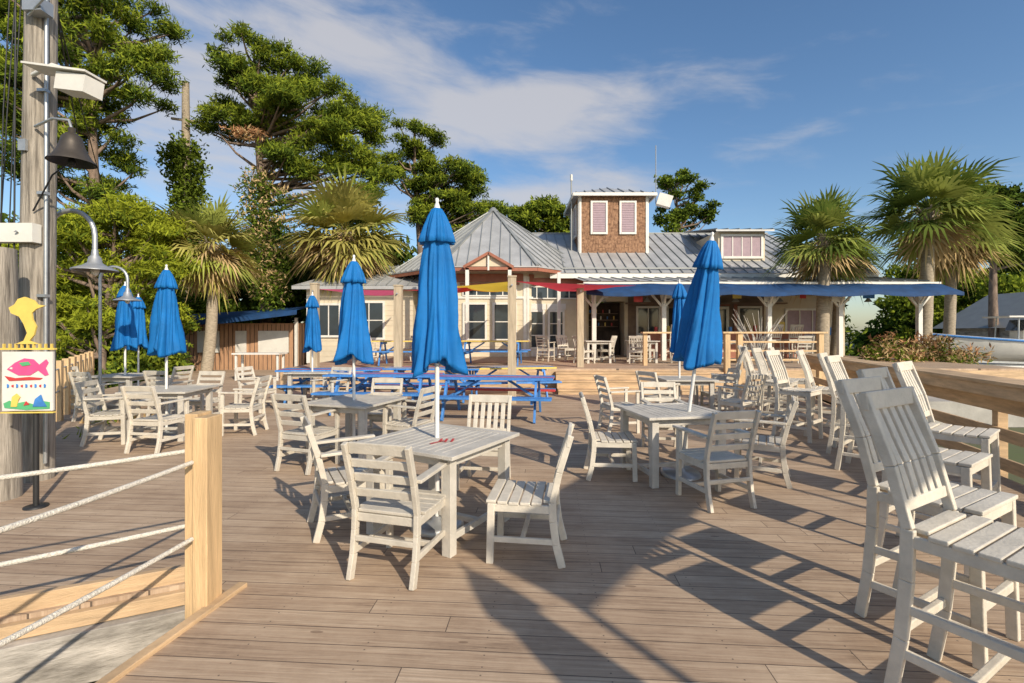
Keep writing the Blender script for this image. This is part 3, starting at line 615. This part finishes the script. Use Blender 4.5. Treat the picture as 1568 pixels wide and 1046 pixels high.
for x in(-9.3,-7.9):
    for y in(16.3,16.7): m.box((x,y,.44),(.06,.06,.88),0)
m.build('serving_table',[whitep])

# ---------------------------------------------------------------- far right: shed, boat, cars, wall, people
m=MB(); m.box((32.5,30,.6),(7,5,2.7),0); m.add([(28.6,27.2,1.9),(32.5,27.2,4.2),(36.4,27.2,1.9),(28.6,33,1.9),(32.5,33,4.2),(36.4,33,1.9)],[(0,1,4,3),(1,2,5,4)],1); m.add([(29,27.5,1.95),(36,27.5,1.95),(32.5,27.5,4.0)],[(0,1,2)],0)
m.beam((28.6,27.1,1.85),(32.5,27.1,4.15),.06,.2,2); m.beam((32.5,27.1,4.15),(36.4,27.1,1.85),.06,.2,2); m.box((31,27.45,1.1),(1.2,.06,1.0),3)
m.build('gray_shed',[grayw,seam,whitep,glass])
def car(x,y,rz,body,z=-.1):
    m=MB()
    low=[(-2.2,.45),(-2.25,.75),(-2.1,.98),(-1.0,1.05),(1.3,1.05),(2.1,.95),(2.25,.7),(2.2,.42)]
    n=len(low); P=[(a,-.88,b) for a,b in low]+[(a,.88,b) for a,b in low]; m.add(P,[tuple(range(n)),tuple(range(n,2*n))[::-1]]+[(i,n+i,n+(i+1)%n,(i+1)%n) for i in range(n)],0)
    cb=[(-1.9,1.0,.84),(-1.45,1.62,.68),(.55,1.66,.68),(1.35,1.03,.84)]
    P=[(a,-w_,b) for a,b,w_ in cb]+[(a,w_,b) for a,b,w_ in cb]; m.add(P,[(0,1,2,3),(7,6,5,4),(0,4,5,1),(2,6,7,3)],1)
    m.box((-.45,0,1.655),(2.05,1.36,.05),0)
    for a in(-1.6,-.55,.5): 
        for s_ in(-1,1): m.beam((a,s_*.80,1.05),(a+(.12 if a<0 else .0),s_*.70,1.62),.07,.04,0)
    for a in(-1.4,1.4):
        for s_ in(-1,1):
            m.tube([(a,s_*.72,.34),(a,s_*.92,.34)],.34,20,2); m.tube([(a,s_*.91,.34),(a,s_*.935,.34)],.2,14,3)
    for s_ in(-1,1): m.box((2.2,s_*.62,.75),(.08,.35,.14),3); m.box((-2.22,s_*.7,.8),(.06,.2,.2),4)
    m.build('parked_car',[body,glass,blackm,galv,redm],loc=(x,y,z),rz=rad(rz),bevel=.03)
car(26.5,22.5,190,whitep)
def boat(x,y,rz):
    m=MB(); secs=[]
    for i in range(9):
        t=i/8; X=-2.6+5.6*t; hb=1.0*(1-max(0,t-.45)**2*3.2) if t<1 else .02; hb=max(hb,.03); top=1.35+.35*t*t; kb=.55+.5*max(0,t-.6)**2*4
        secs.append([(X,-hb,top),(X,-hb*.85,kb+.35),(X,0,kb),(X,hb*.85,kb+.35),(X,hb,top)])
    P=[p for s_ in secs for p in s_]; F=[(i*5+j,(i+1)*5+j,(i+1)*5+j+1,i*5+j+1) for i in range(8) for j in range(4)]+[(0,1,2,3,4)]
    m.add(P,F,0,True); m.add([(s_[0][0],s_[0][1]*.98,s_[0][2]-.1) for s_ in secs]+[(s_[4][0],s_[4][1]*.98,s_[4][2]-.1) for s_ in secs],[(i,i+1,10+i,9+i) for i in range(8)],0)
    for s_ in(0,4): m.tube([Vector(q_[s_])+Vector((0,0,-.06)) for q_ in secs],.045,6,4)
    m.box((-.2,0,1.6),(.7,.7,.8),0); m.beam((.15,-.45,2.0),(.15,.45,2.0),.45,.03,1,up=(1,0,.4))
    for a in(-.7,.5):
        for s_ in(-1,1): m.tube([(a,s_*.6,1.3),(a*.9,s_*.55,2.3)],.025,8,3)
    m.box((-.1,0,2.33),(1.9,1.4,.06),0); m.box((-2.75,0,1.3),(.35,.4,.8),2)
    m.beam((-2.4,0,.45),(3.9,0,.4),.1,.1,3)
    for s_ in(-1,1): m.tube([(-.8,s_*.75,.32),(-.8,s_*.95,.32)],.32,18,2); m.beam((-2.2,s_*.5,.5),(2,s_*.5,.6),.08,.08,3)
    m.build('motorboat_on_trailer',[whitep,glass,blackm,galv,bluep],loc=(x,y,-.1),rz=rad(rz))
boat(19.9,18.9,168); boat(30,25,10)
m=MB(); m.box((12.6,14.8,.3),(7.2,.25,.5),0); m.box((12.6,14.8,.57),(7.4,.32,.05),0); m.build('low_white_wall',[whitep])
skm=mat('skin',(.5,.3,.2),.6); pn=mat('trousers',(.05,.06,.1),.8); hr=mat('hair',(.06,.035,.02),.8)
def person(x,y,z,shirt,nm='person'):
    E=empty(nm,(x,y,z)); 
    def skin(n2,pts,edges,rs,mt):
        me=bpy.data.meshes.new(n2); me.from_pydata(pts,edges,[]); me.materials.append(mt); o=bpy.data.objects.new(n2,me); C.objects.link(o); o.parent=E
        sk=o.modifiers.new('skin','SKIN'); sk.use_smooth_shade=True
        for i,r_ in enumerate(rs): me.skin_vertices[0].data[i].radius=(r_,r_*.85)
        me.skin_vertices[0].data[0].use_root=True
        s_=o.modifiers.new('sub','SUBSURF'); s_.levels=1; s_.render_levels=2
    skin('torso',[(0,0,.95),(0,0,1.15),(0,0,1.38),(.19,0,1.40),(.25,-.02,1.15),(-.19,0,1.40),(-.25,-.02,1.15)],[(0,1),(1,2),(2,3),(3,4),(2,5),(5,6)],[.14,.14,.13,.07,.05,.07,.05],shirt)
    skin('legs',[(0,0,.95),(.09,0,.88),(.10,0,.48),(.10,0,.06),(.1,-.15,.04),(-.09,0,.88),(-.10,0,.48),(-.10,0,.06),(-.1,-.15,.04)],[(0,1),(1,2),(2,3),(3,4),(0,5),(5,6),(6,7),(7,8)],[.14,.1,.065,.045,.04,.1,.065,.045,.04],pn)
    skin('head',[(0,0,1.44),(0,0,1.52),(0,-.01,1.62),(0,-.0,1.70)],[(0,1),(1,2),(2,3)],[.05,.055,.095,.08],skm)
    skin('hair',[(0,.02,1.64),(0,.02,1.72)],[(0,1)],[.10,.09],hr)
    for s_ in(-1,1): skin('forearm',[(s_*.25,-.02,1.15),(s_*.22,-.18,1.0),(s_*.20,-.26,.98)],[(0,1),(1,2)],[.045,.035,.03],skm)
person(17.4,20.0,-.1,bluep); person(17.9,20.9,-.1,redm)

# ---------------------------------------------------------------- vegetation
def leafobj(name,clumps,mats,size=(.26,.09),parent=None,upb=.3):
    VV=[];MI=[]
    for (c,r,n,bias) in clumps:
        n=int(n); d=NR.normal(size=(n,3)); d/=np.linalg.norm(d,axis=1)[:,None]; rr=NR.random(n)**.42
        lump=1+.30*np.sin(d[:,0]*5+c[0]*3)*np.sin(d[:,1]*5+c[1])+.22*np.sin(d[:,2]*7+c[2]*5)
        p=np.array(c)+d*(rr*lump)[:,None]*np.array(r)
        a=NR.normal(size=(n,3))+d*.8; a[:,2]+=upb; a/=np.linalg.norm(a,axis=1)[:,None]
        b=np.cross(a,NR.normal(size=(n,3))); b/=np.linalg.norm(b,axis=1)[:,None]
        s=NR.uniform(.6,1.35,n)[:,None]; a=a*s*size[0]/2; b=b*s*size[1]/2
        VV.append(np.stack([p-a,p+b*1.0,p+a,p-b],axis=1).reshape(-1,3))
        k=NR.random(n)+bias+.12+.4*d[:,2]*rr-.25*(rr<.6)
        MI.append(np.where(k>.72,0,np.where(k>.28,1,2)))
    V=np.concatenate(VV); MI=np.concatenate(MI).astype(np.int32); nf_=len(MI)
    me=bpy.data.meshes.new(name); me.vertices.add(len(V)); me.vertices.foreach_set('co',V.astype(np.float32).ravel())
    me.loops.add(nf_*4); me.loops.foreach_set('vertex_index',np.arange(nf_*4,dtype=np.int32)); me.polygons.add(nf_); me.polygons.foreach_set('loop_start',np.arange(0,nf_*4,4,dtype=np.int32))
    for m_ in mats: me.materials.append(m_)
    me.polygons.foreach_set('material_index',MI); me.update(calc_edges=True)
    return place(me,name,parent)
def pine(name,base,lobes,mats=(pineL,pineM,pineD),tr=.3,cl=(.4,.8),dens=1250,size=(.27,.05),flat=.58,nb=1.0,mul=1.5):
    E=empty(name,base); bx,by,bz=base; top=max(l[0][2]+l[1][2]*.5 for l in lobes); tl=max(lobes,key=lambda l:l[0][2])
    m=MB(); n=9; tp=[]
    for i in range(n+1):
        t=i/n; wob=.25*math.sin(t*5+bx); tp.append(Vector(((tl[0][0]-bx)*t**1.6+wob*t,(tl[0][1]-by)*t**1.6,(top-bz)*t)))
    m.tube(tp,[tr*(1-.75*i/n) for i in range(n+1)],12,0)
    cls=[]
    for (c,r,nc) in lobes:
        for i in range(int(nc*mul)):
            d=Vector((R.gauss(0,1),R.gauss(0,1),R.gauss(0,1))).normalized(); q=R.uniform(.45,1.08)
            p=Vector((c[0]+d.x*r[0]*q,c[1]+d.y*r[1]*q,c[2]+d.z*r[2]*q)); cr=R.uniform(*cl)
            cls.append(((p.x-bx,p.y-by,p.z-bz),(cr,cr,cr*flat),dens*cr*cr*cr*1.1+130,R.uniform(-.28,.28)))
            if R.random()<.6*nb:
                zz=max(1.5,min(p.z-bz-R.uniform(.5,2),top-bz-.3)); t=zz/(top-bz); k=min(n-1,int(t*n)); s_=tp[k].lerp(tp[k+1],t*n-k); e=Vector((p.x-bx,p.y-by,p.z-bz-.1)); md=s_.lerp(e,.55)+Vector((0,0,-.25))
                m.tube([s_,md,e],[.09,.055,.02],6,0,caps=False)
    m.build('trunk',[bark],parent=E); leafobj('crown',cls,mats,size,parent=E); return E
GZ=-.75
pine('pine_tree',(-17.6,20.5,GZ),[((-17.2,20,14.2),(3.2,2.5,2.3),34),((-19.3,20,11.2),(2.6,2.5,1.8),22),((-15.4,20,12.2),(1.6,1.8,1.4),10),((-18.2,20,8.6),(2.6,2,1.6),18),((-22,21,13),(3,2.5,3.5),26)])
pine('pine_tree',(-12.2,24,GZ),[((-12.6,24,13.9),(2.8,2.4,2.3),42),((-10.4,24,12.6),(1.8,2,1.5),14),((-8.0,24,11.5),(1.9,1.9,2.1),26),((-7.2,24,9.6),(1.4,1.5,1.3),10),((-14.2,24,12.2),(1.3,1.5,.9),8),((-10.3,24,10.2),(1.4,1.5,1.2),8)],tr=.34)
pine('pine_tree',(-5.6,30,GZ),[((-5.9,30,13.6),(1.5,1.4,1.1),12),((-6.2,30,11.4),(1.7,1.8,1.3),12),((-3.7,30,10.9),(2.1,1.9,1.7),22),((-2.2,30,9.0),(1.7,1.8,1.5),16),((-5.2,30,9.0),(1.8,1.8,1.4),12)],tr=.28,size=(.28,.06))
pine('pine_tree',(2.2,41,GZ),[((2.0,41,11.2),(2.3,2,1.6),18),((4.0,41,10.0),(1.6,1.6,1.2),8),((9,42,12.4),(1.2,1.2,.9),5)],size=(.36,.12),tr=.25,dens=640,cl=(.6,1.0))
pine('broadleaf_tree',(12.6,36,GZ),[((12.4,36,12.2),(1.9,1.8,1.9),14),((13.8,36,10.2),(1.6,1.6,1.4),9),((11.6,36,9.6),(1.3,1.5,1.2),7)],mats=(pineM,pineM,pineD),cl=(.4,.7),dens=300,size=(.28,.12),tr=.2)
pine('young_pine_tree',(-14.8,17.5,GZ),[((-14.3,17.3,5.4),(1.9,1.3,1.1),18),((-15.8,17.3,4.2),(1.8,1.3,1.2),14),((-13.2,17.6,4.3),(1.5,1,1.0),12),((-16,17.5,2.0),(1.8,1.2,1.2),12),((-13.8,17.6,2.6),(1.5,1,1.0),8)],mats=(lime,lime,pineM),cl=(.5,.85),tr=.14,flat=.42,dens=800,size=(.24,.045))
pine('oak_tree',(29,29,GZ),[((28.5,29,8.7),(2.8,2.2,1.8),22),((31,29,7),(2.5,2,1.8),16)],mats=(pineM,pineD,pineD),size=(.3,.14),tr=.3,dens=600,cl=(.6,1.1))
E=empty('ivy_covered_trunk',(-16.2,24,GZ)); m=MB(); m.tube([(0,0,0),(.05,0,7),(0,0,14.8)],[.3,.24,.16],12,0); m.beam((-.7,0,13.0),(.75,0,12.8),.1,.1,0); m.build('trunk',[palmbark],parent=E)
leafobj('ivy',[((R.uniform(-.2,.2),R.uniform(-.2,.2),2+i*.5),(.75+.25*math.sin(i*.45)**2+.1,.8,.7),850,R.uniform(-.2,.1)) for i in range(20)],(pineM,pineM,pineD),(.2,.10),parent=E)
E=empty('vine_covered_snag',(-11.8,23,GZ))
leafobj('vines',[((R.uniform(-.5,.5)+.12*i*(i%3-1)*.5,R.uniform(-.4,.4),4+i*.42),(.9,.8,.75),560,R.uniform(-.3,.1)) for i in range(14)],(deadf,pineM,pineD),(.2,.07),parent=E)
leafobj('rusty_branch',[((-.5,-.6,11.6),(.9,.6,.3),420,0)],(deadd,deadd,deadf),(.26,.06),parent=E)
def mass(name,x0,x1,y0,y1,z0,z1,n,mats,cr=(1.0,1.8),dn=420,size=(.42,.17),top=None):
    cl=[]
    for i in range(n):
        x=R.uniform(x0,x1); zt=z1 if top is None else top(x); z=R.uniform(z0,zt); c=R.uniform(*cr); cl.append(((x,R.uniform(y0,y1),z),(c,c,c*.75),dn*c*c,R.uniform(-.4,.15)))
    return leafobj(name,cl,mats,size)
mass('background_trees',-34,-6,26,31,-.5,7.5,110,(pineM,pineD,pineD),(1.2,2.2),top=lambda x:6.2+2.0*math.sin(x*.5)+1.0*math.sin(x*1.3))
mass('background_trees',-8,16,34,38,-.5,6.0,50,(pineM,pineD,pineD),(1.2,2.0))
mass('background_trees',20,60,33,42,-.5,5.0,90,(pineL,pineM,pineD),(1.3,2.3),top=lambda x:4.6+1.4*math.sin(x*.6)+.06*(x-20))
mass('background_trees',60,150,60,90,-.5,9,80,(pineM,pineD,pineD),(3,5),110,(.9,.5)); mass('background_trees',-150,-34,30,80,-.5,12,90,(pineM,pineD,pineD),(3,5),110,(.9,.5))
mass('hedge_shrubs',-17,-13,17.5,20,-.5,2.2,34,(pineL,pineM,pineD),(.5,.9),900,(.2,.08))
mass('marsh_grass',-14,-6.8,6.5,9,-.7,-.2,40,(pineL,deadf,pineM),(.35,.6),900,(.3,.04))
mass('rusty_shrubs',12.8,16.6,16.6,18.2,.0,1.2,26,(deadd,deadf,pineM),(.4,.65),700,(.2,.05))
m=MB()
for i in range(26):
    a_=R.uniform(0,2*pi); l=R.uniform(.8,1.7); p0=Vector((7.9,15.6,.6)); p1=p0+Vector((math.cos(a_)*.25*l,math.sin(a_)*.2*l,l*.6)); p2=p1+Vector((math.cos(a_+.5)*.3*l,math.sin(a_)*.2,l*.45)); m.tube([p0,p1,p2],[.03,.018,.006],5,0)
m.build('bare_shrub',[grayw])
def palm(x,y,cz,r,tr=.17,dead=24,seed=1,gz=GZ,green=52,lean=.3,mats=None):
    rr=random.Random(seed); E=empty('palm_tree',(x,y,gz)); H=cz-gz; m=MB(); n=16; pts=[]
    for i in range(n+1): t=i/n; pts.append((lean*math.sin(t*2.2)-lean*math.sin(2.2),.1*math.sin(t*3),H*t))
    m.tube(pts,[tr*(1.15-.2*i/n+.05*(i%2)) for i in range(n+1)],14,0)
    for i in range(60):
        a=rr.uniform(0,2*pi); z=H-rr.uniform(.1,1.1); m.beam((math.cos(a)*tr*.8,math.sin(a)*tr*.8,z),(math.cos(a)*tr*2.0,math.sin(a)*tr*2.0,z+.28),.06,.02,0)
    m.build('trunk',[palmbark],parent=E)
    f=MB(); ctr=Vector((0,0,H))
    def frond(a,e,L_,mt,droop,pet=.42,nl=17):
        d=Vector((math.cos(a)*math.cos(e),math.sin(a)*math.cos(e),math.sin(e))); side=Vector((-math.sin(a),math.cos(a),0)); up=side.cross(d)*-1
        if up.z<0: up=-up
        p1=ctr+d*L_*pet*.6; p2=ctr+d*L_*pet+Vector((0,0,-droop*L_*.08)); f.tube([ctr,p1,p2],[.022,.018,.012],4,mt,caps=False)
        roll=rr.uniform(-.6,.6); s2=side*math.cos(roll)+up*math.sin(roll); u2=up*math.cos(roll)-side*math.sin(roll)
        for i in range(nl):
            g_=(-1+2*i/(nl-1)); th=g_*1.35; ln=L_*(1-pet)*(1.08-.30*abs(g_))*rr.uniform(.82,1.1)
            v=d*math.cos(th)+s2*math.sin(th)+u2*(.30*abs(g_)+rr.uniform(-.06,.06)); v.normalize()
            base=p2+d*(.10*L_*(1-abs(g_))); q1=base+v*ln*.6+Vector((0,0,-droop*ln*.05)); q2=base+v*ln*.98+Vector((0,0,-droop*ln*rr.uniform(.15,.42)))
            wv=v.cross(u2).normalized()*.045*L_/2*1.0
            f.add([base-wv*.7,base+wv*.7,q1+wv*.9,q1-wv*.9,q2],[(0,1,2,3),(3,2,4)],mt)
    for i in range(green):
        t=(i+.5)/green; e=math.asin(max(-1,min(1,1-1.5*t)))+rr.uniform(-.15,.15); a=i*2.39996+rr.uniform(-.25,.25)
        frond(a,e,r*rr.uniform(.75,1.1),0 if rr.random()<(.75-.5*t) else 1,.7+.6*t)
    for i in range(dead):
        frond(i*2.4+rr.uniform(-.3,.3),rad(-rr.uniform(18,78)),r*rr.uniform(.6,.95),2 if rr.random()<.75 else 1,.9,nl=14)
    f.build('fronds',list(mats or (palmG,palmL,deadf)),parent=E)
LG=(palmL,palmY,deadf)
palm(-12.0,19.2,5.2,2.2,.19,80,1,green=50,mats=LG); palm(-7.7,22.3,6.3,3.0,.2,90,2,green=70,mats=LG); palm(11.3,17.5,5.0,2.1,.2,18,3,green=56,lean=.15); palm(16.0,18.6,6.4,2.5,.2,14,4,green=60,lean=.3); palm(20.0,22,6.2,2.5,.2,60,5,green=40); palm(13.9,20.6,4.9,1.8,.18,44,6,green=30)
palm(-15.2,30,7.0,2.4,.2,20,8)
